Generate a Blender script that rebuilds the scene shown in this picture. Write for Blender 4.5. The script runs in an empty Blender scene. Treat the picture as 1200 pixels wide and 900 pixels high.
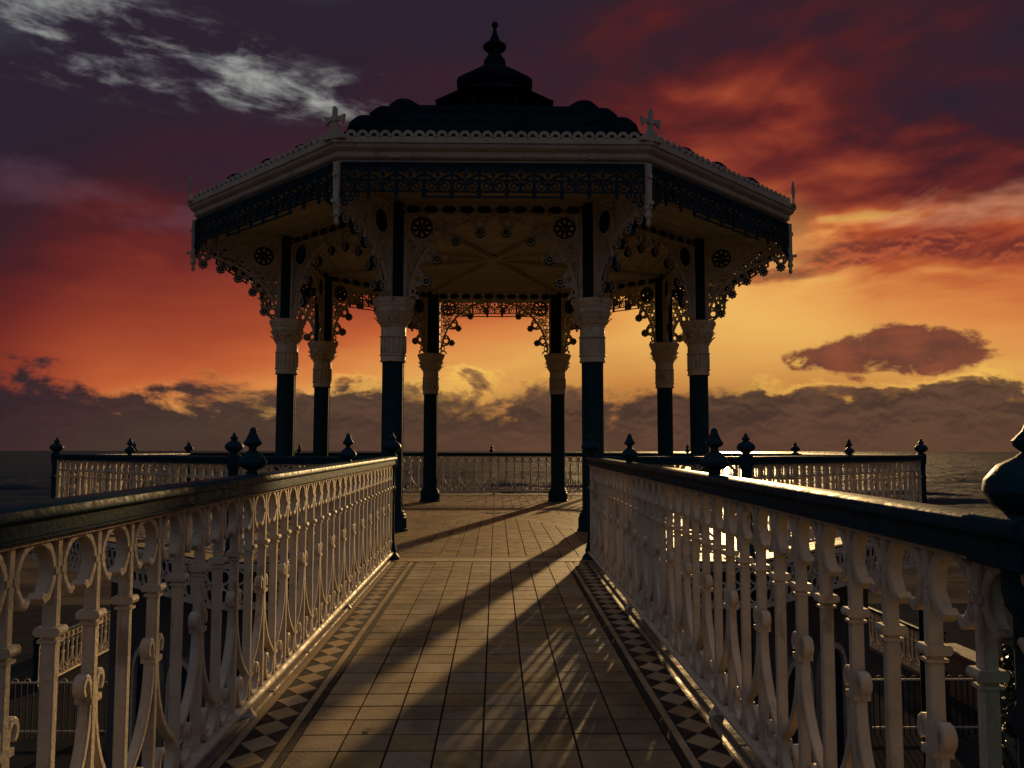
import bpy, bmesh, math, random
import numpy as np
from mathutils import Matrix, Vector
random.seed(7)
R = math.radians
PI = math.pi
sc = bpy.context.scene
col = sc.collection

# ------------------------------------------------------------------ camera
cam_d = bpy.data.cameras.new('camera')
cam = bpy.data.objects.new('camera', cam_d)
col.objects.link(cam)
cam_d.sensor_width = 36.0
cam_d.lens = 983.886 / 1200 * 36
cam_d.clip_start = 0.05
cam_d.clip_end = 30000
YAW, PITCH, ROLL = .0183, .0789, .0012
fw = Vector((math.sin(YAW)*math.cos(PITCH), math.cos(YAW)*math.cos(PITCH), math.sin(PITCH)))
rt = Vector((math.cos(YAW), -math.sin(YAW), 0))
up = rt.cross(fw)
r2 = rt*math.cos(ROLL) + up*math.sin(ROLL)
u2 = -rt*math.sin(ROLL) + up*math.cos(ROLL)
cam.matrix_world = Matrix(((r2.x, u2.x, -fw.x, .0562), (r2.y, u2.y, -fw.y, -16.3174), (r2.z, u2.z, -fw.z, 1.2), (0, 0, 0, 1)))
sc.camera = cam

# ------------------------------------------------------------------ light
SUN_AZ, SUN_EL = 15.7, 10.0        # degrees right of +Y, above the horizon
sv = Vector((math.sin(R(SUN_AZ))*math.cos(R(SUN_EL)), math.cos(R(SUN_AZ))*math.cos(R(SUN_EL)), math.sin(R(SUN_EL))))
sun_d = bpy.data.lights.new('sun', 'SUN')
sun_d.energy = 5.0
sun_d.angle = R(1.0)
sun_d.color = (1.0, .64, .27)
sun = bpy.data.objects.new('sun', sun_d)
col.objects.link(sun)
sun.rotation_euler = sv.to_track_quat('Z', 'Y').to_euler()
sun.location = sv * 60

sc.view_settings.view_transform = 'Standard'
sc.view_settings.look = 'None'
sc.view_settings.gamma = 1
sc.view_settings.exposure = 0
sc.view_settings.use_curve_mapping = False
sc.cycles.use_denoising = True
sc.cycles.max_bounces = 6
sc.cycles.caustics_reflective = False
sc.cycles.caustics_refractive = False
sc.cycles.sample_clamp_indirect = 4

def s2l(c):
    return tuple((v/255/12.92 if v/255 <= .04045 else ((v/255+.055)/1.055)**2.4) for v in c)

class NX:
    """tiny expression helper over shader nodes"""
    def __init__(self, tree): self.t = tree; self.n = tree.nodes; self.l = tree.links
    def _in(self, sock, v):
        if isinstance(v, V): self.l.new(v.s, sock)
        elif isinstance(v, bpy.types.NodeSocket): self.l.new(v, sock)
        elif v is not None:
            if isinstance(v, (tuple, list)) and len(v) == 3 and len(sock.default_value) == 4: v = (*v, 1)
            sock.default_value = v
    def m(self, op, a, b=None, c=None, clamp=False):
        k = self.n.new('ShaderNodeMath'); k.operation = op; k.use_clamp = clamp
        for i, v in enumerate((a, b, c)):
            if v is not None: self._in(k.inputs[i], v)
        return V(self, k.outputs[0])
    def sm(self, x, a, b, lo=0., hi=1.):
        k = self.n.new('ShaderNodeMapRange'); k.interpolation_type = 'SMOOTHSTEP'
        self._in(k.inputs[0], x)
        for i, v in ((1, a), (2, b), (3, lo), (4, hi)): self._in(k.inputs[i], v)
        return V(self, k.outputs[0])
    def xyz(self, x, y, z=0.):
        k = self.n.new('ShaderNodeCombineXYZ')
        for i, v in enumerate((x, y, z)): self._in(k.inputs[i], v)
        return V(self, k.outputs[0])
    def noise(self, vec, scale=1., detail=5., rough=.55, dist=0., out='Fac'):
        k = self.n.new('ShaderNodeTexNoise')
        self._in(k.inputs['Vector'], vec); k.inputs['Scale'].default_value = scale
        k.inputs['Detail'].default_value = detail; k.inputs['Roughness'].default_value = rough
        k.inputs['Distortion'].default_value = dist
        return V(self, k.outputs[0 if out == 'Fac' else 1])
    def mix(self, f, a, b, mode='MIX'):
        k = self.n.new('ShaderNodeMix'); k.data_type = 'RGBA'; k.blend_type = mode; k.clamp_factor = True
        self._in(k.inputs[0], f); self._in(k.inputs[6], a); self._in(k.inputs[7], b)
        return V(self, k.outputs[2])
    def ramp(self, f, stops):
        k = self.n.new('ShaderNodeValToRGB'); self._in(k.inputs[0], f)
        e = k.color_ramp.elements
        while len(e) < len(stops): e.new(.5)
        for q, (p, c) in zip(e, stops): q.position = p; q.color = (*c, 1)
        return V(self, k.outputs[0])

class V:
    def __init__(self, x, s): self.x = x; self.s = s
    def __add__(self, o): return self.x.m('ADD', self, o)
    __radd__ = __add__
    def __sub__(self, o): return self.x.m('SUBTRACT', self, o)
    def __rsub__(self, o): return self.x.m('SUBTRACT', o, self)
    def __mul__(self, o): return self.x.m('MULTIPLY', self, o)
    __rmul__ = __mul__
    def __truediv__(self, o): return self.x.m('DIVIDE', self, o)
    def abs(self): return self.x.m('ABSOLUTE', self)
    def max(self, o): return self.x.m('MAXIMUM', self, o)
    def min(self, o): return self.x.m('MINIMUM', self, o)
    def sq(self): return self.x.m('MULTIPLY', self, self)

# ------------------------------------------------------------------ sky
world = bpy.data.worlds.new('World')
sc.world = world
world.use_nodes = True
wt = world.node_tree
wt.nodes.clear()
X = NX(wt)
tc = wt.nodes.new('ShaderNodeTexCoord')
sep = wt.nodes.new('ShaderNodeSeparateXYZ')
wt.links.new(tc.outputs['Generated'], sep.inputs[0])
dx, dy, dz = (V(X, sep.outputs[i]) for i in range(3))
D = 180/PI
az = X.m('ARCTAN2', dx, dy) * D
el = (X.m('ARCSINE', dz) * D).max(0.)
# cloud layers: noise on a flat sheet overhead (perspective flattens it toward the horizon) and on (azimuth, elevation)
kk = X.m('DIVIDE', 1., dz.max(0.) + .10)
pu, pv = dx*kk, dy*kk
SX, SY = math.sin(R(SUN_AZ)), math.cos(R(SUN_AZ))
def sheet(sc_, seed, det=5, ro=.56, di=.3, off=0.):
    return X.noise(X.xyz(pu*sc_ + SX*off, pv*sc_*.80 + SY*off, seed), 1., det, ro, di)
deck1 = sheet(1.5, 4.6); deck1s = sheet(1.5, 4.6, 3, .5, .3, .20)
deck2 = sheet(3.8, 11.2); deck2s = sheet(3.8, 11.2, 3, .5, .3, .18)
wide = X.noise(X.xyz(az*.030, el*.155, 3.1), 1., 2, .5)
fine = X.noise(X.xyz(az*.085, el*.36, 9.7), 1., 5, .60, .4)
bill = X.noise(X.xyz(az*.17, el*.30, 1.3), 1., 6, .60, .25)
puff = X.noise(X.xyz(az*.42, el*.70, 7.7), 1., 5, .60, .3)
puffs = X.noise(X.xyz(az*.42, el*.70 - .16, 7.7), 1., 3, .55, .3)
soft = X.noise(X.xyz(az*.06, el*.10, 5.5), 1., 1, .5)
away = (az - 16.).abs()
# light side of each cloud faces the low sun
shade1 = (deck1 - deck1s)*6.
shade2 = (deck2 - deck2s)*5.
cover = X.sm(deck1*.65 + deck2*.35, .40, .60)
high = X.sm(el, 8., 15.)
t = el + away*.225 + X.sm(away, 40., 52.)*6. + (wide - .5)*5. + (fine - .5)*3. + high*(cover*6. - 3. - (shade1*6. + shade2*5.))*(X.sm(az, -6., 15.)*.72 + .28) + X.sm(az, 16., -4.)*X.sm(el, 13., 19.)*2.6
stops = [(0, (150, 88, 50)), (6, (198, 132, 66)), (9.3, (226, 166, 86)), (11.5, (218, 134, 70)), (13.5, (190, 94, 52)), (15.5, (166, 74, 46)),
         (18, (140, 57, 40)), (21, (108, 40, 36)), (24, (80, 32, 34)), (27, (58, 32, 41)), (31, (45, 33, 46)),
         (38, (42, 36, 50)), (54, (100, 105, 120)), (90, (110, 117, 136))]
base = X.ramp(t/90., [(p/90, s2l(c)) for p, c in stops])
# thick cloud is darker than the glow behind it
base = X.mix(high*cover*.45, base, X.mix(.55, base, s2l((48, 30, 42))))
# glow of the veiled sun
sd = (((az - SUN_AZ)*.8).sq() + (el - SUN_EL).sq())
base = X.mix(X.sm(sd, 60., 0.)*.45, base, s2l((250, 196, 104)))
# openings between the clouds: clear sky shows through
sky = wt.nodes.new('ShaderNodeTexSky')
sky.sky_type = 'NISHITA'
sky.sun_disc = False
sky.sun_elevation = R(SUN_EL)
sky.sun_rotation = R(SUN_AZ)
sky.air_density = 1.2
sky.dust_density = 2.0
nish = X.mix(1., V(X, sky.outputs[0]), (.05, .05, .05), 'MULTIPLY')
wa = X.noise(X.xyz(az*.11, el*.26, 21.4), 1., 2, .55)
wb = X.noise(X.xyz(az*.10, el*.24, 33.8), 1., 2, .55)
gb = X.noise(X.xyz(az*.20, el*.60 + az*.03, 2.2), 1., 6, .60, .3)
aw = az + (wa - .5)*4.
ew = el + (wb - .5)*1.6
def blob(a0, e0, rx, ry, tilt=0.):
    return 1. - ((ew - e0 + (aw - a0)*tilt)/ry).sq() - ((aw - a0)/rx).sq()
def union(*bs):
    o = bs[0]
    for q in bs[1:]: o = o.max(q)
    return o.max(-3.)
region = X.sm(union(blob(-25., 24.0, 13., 3.0, .02), blob(-15., 23.0, 9., 1.8)*.9), -.35, .75)
holes = X.sm(gb*.42 + deck2*.26 + fine*.20 + puff*.12, .455, .60)
gap = region*holes
base = X.mix(gap*.86, base, X.mix(.25, X.mix(X.sm(gb + (deck2 - .5)*.6, .36, .68), s2l((102, 98, 108)), s2l((178, 180, 174))), nish))
# pale lilac billow under the gap, warm break by the sun side
ld = union(blob(-29., 15.6, 7., 1.5, .05), blob(-22., 14.4, 6., 1.0))
base = X.mix(X.sm(ld + (bill - .5)*3.0 + (puff - .5)*1.6, .1, 1.3)*.30, base, s2l((108, 74, 90)))
wd = union(blob(31.6, 14.6, 6., 1.8, -.05), blob(26., 13.9, 4., .6))
base = X.mix(X.sm(wd + (fine - .5)*2.5 + (deck2 - .5)*3.5, .0, 1.8)*.62, base, s2l((222, 160, 120)))
# band of darker cloud on the sun side
bd = union(blob(26., 12.0, 7.5, 1.2), blob(18.5, 11.4, 6., .8), blob(33., 11.7, 6., 1.1))
base = X.mix(X.sm(bd + (fine - .5)*3.0 + (puff - .5)*2.2, .05, .95)*.8, base, X.mix(X.sm(puff - puffs, -.06, .10), s2l((108, 48, 43)), s2l((176, 84, 54))))
# one detached cloud, flat below and billowed above
cd = union(blob(25.4, 6.15, 4.8, 1.7), blob(28.2, 6.2, 2.8, 1.6), blob(22.0, 5.9, 3.8, .9))
cl = X.sm(cd*1.1 + (puff - .5)*2.6 + (gb - .5)*1.6, .0, .55)
base = X.mix(cl*.93, base, X.mix(X.sm(puff*.6 + gb*.4, .36, .66), s2l((88, 46, 46)), s2l((132, 66, 51))))
# cloud bank lying on the sea, glowing along its upper edge
top = 4.3 + (bill - .5)*8.6 + (soft - .5)*2.4 + (puff - .5)*3.2 + X.sm(az, -24., -34.)*1.4
edge = top - el
rim = X.sm(edge, -.7, -.02) * X.sm(edge, .6, .05) * X.sm(away, 46., 20.) * X.sm(soft + (bill - .5)*.6, .42, .62)
bank = X.sm(edge + (gb - .5)*1.2, -.55, X.sm(fine, .3, .7)*1.5 + .5)
bc = X.mix(X.sm(az, -27., 6.), s2l((36, 34, 41)), s2l((58, 45, 42)))
bc = X.mix(X.sm((puff - puffs)*.8 + (bill - .5)*.5, -.10, .14)*.8, bc, X.mix(X.sm(az, -27., 4.), s2l((50, 41, 46)), s2l((98, 70, 55))))
bc = X.mix(X.sm(el, 2.6, .2)*.6, bc, X.mix(X.sm(az, -27., 6.), s2l((42, 37, 42)), s2l((94, 66, 51))))
base = X.mix(bank*.95, base, bc)
base = X.mix(rim*.75, base, s2l((255, 196, 92)))
bg = wt.nodes.new('ShaderNodeBackground')
wt.links.new(base.s, bg.inputs[0])
bg.inputs[1].default_value = 1.0
world.cycles.sampling_method = 'MANUAL'
world.cycles.sample_map_resolution = 256
wo = wt.nodes.new('ShaderNodeOutputWorld')
wt.links.new(bg.outputs[0], wo.inputs[0])

# ------------------------------------------------------------------ materials
def mat(name, colr, rough=.5, spec=.5, var=.0, vscale=6., bump=0., bscale=40., coat=0., dark=None, obj_rand=0., isl_rand=0., metal=0., stain=0., rust=0.):
    m = bpy.data.materials.new(name)
    m.use_nodes = True
    nt = m.node_tree
    b = nt.nodes['Principled BSDF']
    x = NX(nt)
    g = nt.nodes.new('ShaderNodeTexCoord')
    pos = nt.nodes.new('ShaderNodeNewGeometry')
    c = (*colr, 1)
    if var > 0:
        n = x.noise(pos.outputs['Position'], vscale, 6, .6)
        c = x.mix(x.sm(n, .35, .72)*var, colr, dark if dark else tuple(v*.45 for v in colr))
    if obj_rand or isl_rand:
        if obj_rand:
            oi = nt.nodes.new('ShaderNodeObjectInfo'); rr = V(x, oi.outputs['Random'])
        else:
            rr = V(x, pos.outputs['Random Per Island'])
        k = obj_rand or isl_rand
        hs = nt.nodes.new('ShaderNodeHueSaturation')
        x._in(hs.inputs['Value'], rr*(2*k) + (1-k))
        x._in(hs.inputs['Saturation'], x.m('FRACT', rr*7.31)*(k*1.2) + (1-k*.6))
        x._in(hs.inputs['Color'], c)
        c = V(x, hs.outputs[0])
    if stain:
        st = x.noise(pos.outputs['Position'], 1.1, 7, .68, .6)
        st2 = x.noise(pos.outputs['Position'], 140., 3, .6)
        f = x.sm(st, .46, .68)*stain
        c = x.mix(f, c, tuple(v*.30 for v in colr))
        c = x.mix(x.sm(st2, .62, .74)*stain*.7, c, tuple(v*.22 for v in colr))
        sp_ = x.noise(pos.outputs['Position'], 16., 4, .6)
        c = x.mix(x.sm(sp_, .67, .73)*stain*.6, c, tuple(min(1, v*1.5) for v in colr))
    if rust:
        mp = nt.nodes.new('ShaderNodeMapping'); nt.links.new(pos.outputs['Position'], mp.inputs[0]); mp.inputs['Scale'].default_value = (14, 14, 3.)
        rn = x.noise(mp.outputs[0], 1., 7, .66)
        rf = x.noise(pos.outputs['Position'], 3.1, 4, .6)
        k_ = x.sm(rn + (rf - .5)*.5, .56, .70)*rust
        c = x.mix(k_, c, (.11, .055, .028))
        gr = x.noise(pos.outputs['Position'], 55., 5, .7)
        c = x.mix(x.sm(gr, .58, .72)*rust*.6, c, tuple(v*.35 for v in colr))
    x._in(b.inputs['Base Color'], c)
    if var > 0:
        n2 = x.noise(pos.outputs['Position'], vscale*1.7, 5, .65)
        x._in(b.inputs['Roughness'], x.sm(n2, .3, .75, max(.03, rough*.75), min(1, rough*1.35)))
    else:
        b.inputs['Roughness'].default_value = rough
    b.inputs['Specular IOR Level'].default_value = spec
    b.inputs['Metallic'].default_value = metal
    if coat: b.inputs['Coat Weight'].default_value = coat; b.inputs['Coat Roughness'].default_value = .12
    if bump:
        n3 = x.noise(pos.outputs['Position'], bscale, 6, .6)
        bn = nt.nodes.new('ShaderNodeBump'); bn.inputs['Strength'].default_value = bump; bn.inputs['Distance'].default_value = .01
        x._in(bn.inputs['Height'], n3); nt.links.new(bn.outputs[0], b.inputs['Normal'])
    return m

M = {}
M['cream'] = mat('cream_paint', (.52, .435, .31), .65, .16, .45, 9., .4, 60., dark=(.30, .225, .145), rust=.55)
M['cornice'] = mat('stone_cream_paint', (.43, .36, .27), .68, .16, .5, 3., .2, 30., dark=(.26, .215, .17), rust=.35)
M['teal'] = mat('dark_teal_paint', (.006, .034, .048), .5, .02, .5, 14., .25, 60., dark=(.012, .018, .02), rust=.22)
M['teal_matt'] = mat('dark_blue_green_iron', (.006, .027, .038), .65, .06, .4, 10., .2, 60., dark=(.006, .014, .02))
M['roof'] = mat('dark_lead_roof', (.004, .010, .017), .9, .0, .5, 3., .25, 20., dark=(.02, .025, .03))
M['tile'] = mat('buff_floor_tile', (.26, .18, .088), .62, .14, .6, 5., .3, 90., dark=(.13, .088, .044), obj_rand=.26, stain=.75)
M['tile_j'] = mat('buff_floor_tile_joined', (.26, .18, .088), .52, .09, .6, 5., .3, 90., dark=(.13, .088, .044), isl_rand=.26, stain=.6)
M['pale'] = mat('pale_border_tile', (.37, .255, .13), .62, .14, .5, 6., .25, 90., dark=(.22, .155, .09), obj_rand=.2, stain=.6)
M['darktile'] = mat('dark_border_tile', (.024, .019, .014), .65, .1, .5, 8., .25, 90., dark=(.03, .024, .02))
M['grout'] = mat('dirty_grout', (.016, .013, .012), .9, .1, .4, 20., .3, 120.)
M['kerb'] = mat('kerb_stone', (.22, .17, .12), .75, .1, .6, 7., .4, 60., dark=(.12, .09, .07))
M['board'] = mat('cream_ceiling_board', (.40, .365, .30), .6, .1, .4, 4., .1, 30., dark=(.27, .22, .16), obj_rand=.12)
M['brick'] = mat('dark_rendered_wall', (.10, .085, .075), .8, .3, .6, 2., .4, 30.)
M['tarmac'] = mat('promenade_tarmac', (.035, .033, .032), .95, .0, .5, 1.5, .1, 60.)
M['shingle'] = mat('beach_shingle', (.085, .068, .05), .95, .0, .8, .5, .35, 5., dark=(.04, .032, .026))
M['iron'] = mat('black_iron', (.015, .015, .016), .4, .5, .3, 20.)
M['leaf'] = mat('dark_green_leaf', (.035, .055, .028), .5, .4, .5, 8., obj_rand=.0, isl_rand=.35)
M['stem'] = mat('woody_stem', (.06, .045, .03), .8)
M['dryleaf'] = mat('dry_leaf', (.5, .42, .3), .6)

# sea
m = bpy.data.materials.new('sea_water'); m.use_nodes = True
nt = m.node_tree; b = nt.nodes['Principled BSDF']; x = NX(nt)
b.inputs['Base Color'].default_value = (.022, .034, .046, 1)
b.inputs['Specular IOR Level'].default_value = .015
b.inputs['Roughness'].default_value = .45
b.inputs['IOR'].default_value = 1.33
geo = nt.nodes.new('ShaderNodeNewGeometry')
sp = nt.nodes.new('ShaderNodeSeparateXYZ'); nt.links.new(geo.outputs['Position'], sp.inputs[0])
px, py = V(x, sp.outputs[0]), V(x, sp.outputs[1])
h = x.noise(x.xyz(px*.05, py*.16), 1., 7, .62, .4)*1.0 + x.noise(x.xyz(px*.35, py*.9), 1., 5, .6)*.22 + x.noise(x.xyz(px*.008, py*.03), 1., 3, .5)*2.0
bn = nt.nodes.new('ShaderNodeBump'); bn.inputs['Strength'].default_value = 1.; bn.inputs['Distance'].default_value = 4.5
x._in(bn.inputs['Height'], h); nt.links.new(bn.outputs[0], b.inputs['Normal'])
M['sea'] = m

# ------------------------------------------------------------------ mesh helpers
class MB:
    def __init__(self): self.v = []; self.f = []
    def add(self, vs, fs):
        o = len(self.v); self.v += [tuple(p) for p in vs]; self.f += [tuple(i+o for i in q) for q in fs]; return self
    def box(self, x0, x1, y0, y1, z0, z1):
        return self.add([(x0,y0,z0),(x1,y0,z0),(x1,y1,z0),(x0,y1,z0),(x0,y0,z1),(x1,y0,z1),(x1,y1,z1),(x0,y1,z1)],
                        [(0,3,2,1),(4,5,6,7),(0,1,5,4),(1,2,6,5),(2,3,7,6),(3,0,4,7)])
    def cbox(self, x0, x1, y0, y1, z0, z1, b=.004):
        """box with chamfered vertical and top edges"""
        P = [(x0+b,y0),(x1-b,y0),(x1,y0+b),(x1,y1-b),(x1-b,y1),(x0+b,y1),(x0,y1-b),(x0,y0+b)]
        cx, cy = (x0+x1)/2, (y0+y1)/2
        kx, ky = 1-2*b/(x1-x0), 1-2*b/(y1-y0)
        vs = [(p[0],p[1],z0) for p in P] + [(p[0],p[1],z1-b) for p in P] + [(cx+(p[0]-cx)*kx, cy+(p[1]-cy)*ky, z1) for p in P]
        fs = [tuple(range(7,-1,-1)), tuple(range(16,24))]
        for k in range(8):
            n = (k+1) % 8
            fs += [(k,n,8+n,8+k), (8+k,8+n,16+n,16+k)]
        return self.add(vs, fs)
    def ribbon(self, pts, w, d, y=0., closed=False, bev=.22):
        """flat bar of width w and depth d following (u, v) points in the XZ plane; front and back edges are chamfered"""
        n = len(pts); vs = []; fs = []
        ws = w if isinstance(w, (list, tuple)) else [w]*n
        for i, (u, v) in enumerate(pts):
            a = pts[(i-1) % n] if (closed or i) else pts[0]
            c = pts[(i+1) % n] if (closed or i < n-1) else pts[-1]
            tx, tz = c[0]-a[0], c[1]-a[1]
            l = math.hypot(tx, tz) or 1.
            nx, nz = -tz/l*ws[i]/2, tx/l*ws[i]/2
            q = d/2
            if bev:
                for s, e in ((1, 1-bev), (1-2*bev, 1), (-(1-2*bev), 1), (-1, 1-bev), (-1, -(1-bev)), (-(1-2*bev), -1), (1-2*bev, -1), (1, -(1-bev))):
                    vs.append((u+nx*s, y+q*e, v+nz*s))
            else:
                for s, e in ((1, 1), (-1, 1), (-1, -1), (1, -1)):
                    vs.append((u+nx*s, y+q*e, v+nz*s))
        k = 8 if bev else 4
        for i in range(n if closed else n-1):
            j = (i+1) % n
            for s in range(k):
                t_ = (s+1) % k
                fs.append((i*k+s, j*k+s, j*k+t_, i*k+t_))
        if not closed:
            fs.append(tuple(range(k-1, -1, -1))); fs.append(tuple((n-1)*k+s for s in range(k)))
        return self.add(vs, fs)
    def ring(self, u, v, r, w, d, y=0., n=12, bev=0, sx=1.):
        return self.ribbon([(u+r*sx*math.cos(2*PI*k/n), v+r*math.sin(2*PI*k/n)) for k in range(n)], w, d, y, True, bev)
    def disc(self, u, v, r, d, y=0., n=10, lobes=0, la=.0):
        pts = []
        for k in range(n):
            a = 2*PI*k/n
            rr = r*(1+la*math.cos(lobes*a)) if lobes else r
            pts.append((u+rr*math.cos(a), v+rr*math.sin(a)))
        vs = [(p[0], y-d/2, p[1]) for p in pts] + [(p[0], y+d/2, p[1]) for p in pts]
        fs = [tuple(range(n)), tuple(range(2*n-1, n-1, -1))] + [((k+1) % n, k, n+k, n+(k+1) % n) for k in range(n)]
        return self.add(vs, fs)
    def poly(self, pts, d, y=0.):
        n = len(pts)
        vs = [(p[0], y-d/2, p[1]) for p in pts] + [(p[0], y+d/2, p[1]) for p in pts]
        fs = [tuple(range(n)), tuple(range(2*n-1, n-1, -1))] + [((k+1) % n, k, n+k, n+(k+1) % n) for k in range(n)]
        return self.add(vs, fs)
    def lathe(self, prof, n=16, cx=0., cy=0., flute=0., rot=0.):
        vs = []; fs = []
        for r, z in prof:
            for k in range(n):
                a = 2*PI*k/n + rot
                rr = r*(1 - (flute if k % 2 else 0))
                vs.append((cx+rr*math.cos(a), cy+rr*math.sin(a), z))
        for i in range(len(prof)-1):
            for k in range(n):
                q = (k+1) % n
                fs.append((i*n+k, i*n+q, (i+1)*n+q, (i+1)*n+k))
        fs.append(tuple(range(n-1, -1, -1))); fs.append(tuple((len(prof)-1)*n+k for k in range(n)))
        return self.add(vs, fs)
    def octo(self, prof, closed=False):
        """sweep an (apothem, z) profile round the octagon"""
        n = len(prof); vs = []; fs = []
        for a, z in prof:
            for k in range(8):
                g = R(22.5+45*k); q = a/math.cos(R(22.5))
                vs.append((q*math.sin(g), -q*math.cos(g), z))
        for i in range(n if closed else n-1):
            j = (i+1) % n
            for k in range(8):
                q = (k+1) % 8
                fs.append((i*8+k, i*8+q, j*8+q, j*8+k))
        return self.add(vs, fs)
    def extrude_x(self, prof, x0, x1):
        n = len(prof)
        vs = [(x0, p[0], p[1]) for p in prof] + [(x1, p[0], p[1]) for p in prof]
        fs = [tuple(range(n-1, -1, -1)), tuple(range(n, 2*n))] + [(k, (k+1) % n, n+(k+1) % n, n+k) for k in range(n)]
        return self.add(vs, fs)
    def mesh(self, name, m, smooth=None):
        me = bpy.data.meshes.new(name)
        me.from_pydata(self.v, [], self.f)
        bm = bmesh.new(); bm.from_mesh(me)
        bmesh.ops.recalc_face_normals(bm, faces=bm.faces)
        bm.to_mesh(me); bm.free()
        me.materials.append(M[m] if isinstance(m, str) else m)
        if smooth:
            me.polygons.foreach_set('use_smooth', [True]*len(me.polygons))
            try: me.set_sharp_from_angle(angle=R(smooth))
            except Exception: pass
        me.update()
        return me
    def build(self, name, m, parent=None, smooth=None, **kw):
        return place(name, self.mesh(name, m, smooth), parent, **kw)

def place(name, me, parent=None, loc=(0, 0, 0), rz=0., scale=None):
    o = bpy.data.objects.new(name, me)
    col.objects.link(o)
    o.location = loc
    o.rotation_euler = (0, 0, rz)
    if scale: o.scale = scale
    if parent: o.parent = parent
    return o
def empty(name, loc=(0, 0, 0), rz=0., ry=0.):
    o = bpy.data.objects.new(name, None)
    col.objects.link(o); o.location = loc; o.rotation_euler = (0, ry, rz)
    o.empty_display_size = .2
    return o
def tag(o, label=None, cat=None, group=None, kind=None):
    if label: o['label'] = label
    if cat: o['category'] = cat
    if group: o['group'] = group
    if kind: o['kind'] = kind
    return o
def smooth_pts(P, k=4, closed=False):
    out = []; n = len(P)
    for i in range(n if closed else n-1):
        p0 = P[(i-1) % n] if (closed or i) else P[0]
        p1, p2 = P[i], P[(i+1) % n]
        p3 = P[(i+2) % n] if (closed or i < n-2) else P[-1]
        for j in range(k):
            s = j/k
            out.append(tuple(.5*((2*p1[q]) + (-p0[q]+p2[q])*s + (2*p0[q]-5*p1[q]+4*p2[q]-p3[q])*s*s + (-p0[q]+3*p1[q]-3*p2[q]+p3[q])*s**3) for q in (0, 1)))
    if not closed: out.append(P[-1])
    return out
def scroll(cx, cz, r, a0, turns, k=14, shrink=.72):
    """a spiral from radius r inwards"""
    return [(cx+r*(1-shrink*i/k)*math.cos(a0+2*PI*turns*i/k), cz+r*(1-shrink*i/k)*math.sin(a0+2*PI*turns*i/k)) for i in range(k+1)]
def clip(poly, nx, ny, c):
    """keep the part of a convex polygon where nx*x + ny*y <= c"""
    out = []
    for i, p in enumerate(poly):
        q = poly[(i+1) % len(poly)]
        dp, dq = nx*p[0]+ny*p[1]-c, nx*q[0]+ny*q[1]-c
        if dp <= 0: out.append(p)
        if dp*dq < 0:
            s = dp/(dp-dq); out.append((p[0]+(q[0]-p[0])*s, p[1]+(q[1]-p[1])*s))
    return out

# main dimensions
AC, AR, AE = 3.646, 6.903, 5.2           # apothems: columns, deck railing, eaves
T8 = math.tan(R(22.5))
SLOPE = .009
YB = -6.93                               # where the bridge meets the deck
ZG = -4.25                               # lower promenade

# ------------------------------------------------------------------ setting: sea, beach, promenade
def make_sea():
    rr = np.concatenate([np.geomspace(52, 900, 240), np.geomspace(960, 9000, 30)])
    aa = np.radians(np.linspace(-100, 100, 260))
    Rr, Aa = np.meshgrid(rr, aa, indexing='ij')
    x = Rr*np.sin(Aa); y = -16.3 + Rr*np.cos(Aa)
    rng = np.random.RandomState(4)
    z = np.zeros_like(x)
    for k in range(16):
        wl = rng.uniform(3.5, 26); th = rng.normal(0, .35); amp = .012*wl**.8
        z += amp*np.sin(2*PI*(x*math.sin(th)+y*math.cos(th))/wl + rng.uniform(0, 6.28))
    z *= np.clip(1 - (Rr-300)/600, 0, 1)
    z += -7.5
    n, m_ = x.shape
    vs = np.stack([x, y, z], -1).reshape(-1, 3)
    idx = np.arange(n*m_).reshape(n, m_)
    fs = np.stack([idx[:-1, :-1], idx[:-1, 1:], idx[1:, 1:], idx[1:, :-1]], -1).reshape(-1, 4)
    me = bpy.data.meshes.new('sea'); me.from_pydata(vs.tolist(), [], fs.tolist())
    me.materials.append(M['sea']); me.polygons.foreach_set('use_smooth', [True]*len(me.polygons))
    # make faces look upward
    if me.polygons[0].normal.z < 0: me.flip_normals()
    return place('sea', me)
tag(make_sea(), kind='structure')

def make_beach():
    xs = np.linspace(-160, 160, 161); ys = np.linspace(14.0, 70, 70)
    Xx, Yy = np.meshgrid(xs, ys)
    f = (Yy-14)/46
    z = -4.55 - 3.3*f**1.15 + .16*np.sin(Yy*.55 + .6*np.sin(Xx*.09)) + .07*np.sin(Xx*.33+Yy*.9) + np.random.RandomState(2).normal(0, .035, Xx.shape)
    n, m_ = Xx.shape
    vs = np.stack([Xx, Yy, z], -1).reshape(-1, 3)
    idx = np.arange(n*m_).reshape(n, m_)
    fs = np.stack([idx[:-1, :-1], idx[:-1, 1:], idx[1:, 1:], idx[1:, :-1]], -1).reshape(-1, 4)
    me = bpy.data.meshes.new('beach'); me.from_pydata(vs.tolist(), [], fs.tolist()); me.materials.append(M['shingle'])
    me.polygons.foreach_set('use_smooth', [True]*len(me.polygons))
    if me.polygons[0].normal.z < 0: me.flip_normals()
    return place('beach', me)
tag(make_beach(), kind='structure')
mb = MB(); mb.box(-160, 160, -17.4, 14.05, -5.4, ZG)
tag(mb.build('promenade', 'tarmac'), kind='structure')
mb = MB(); mb.box(-160, 160, -400, -17.4, -5.4, -.10)
tag(mb.build('upper_pavement', 'tarmac'), kind='structure')

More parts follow.
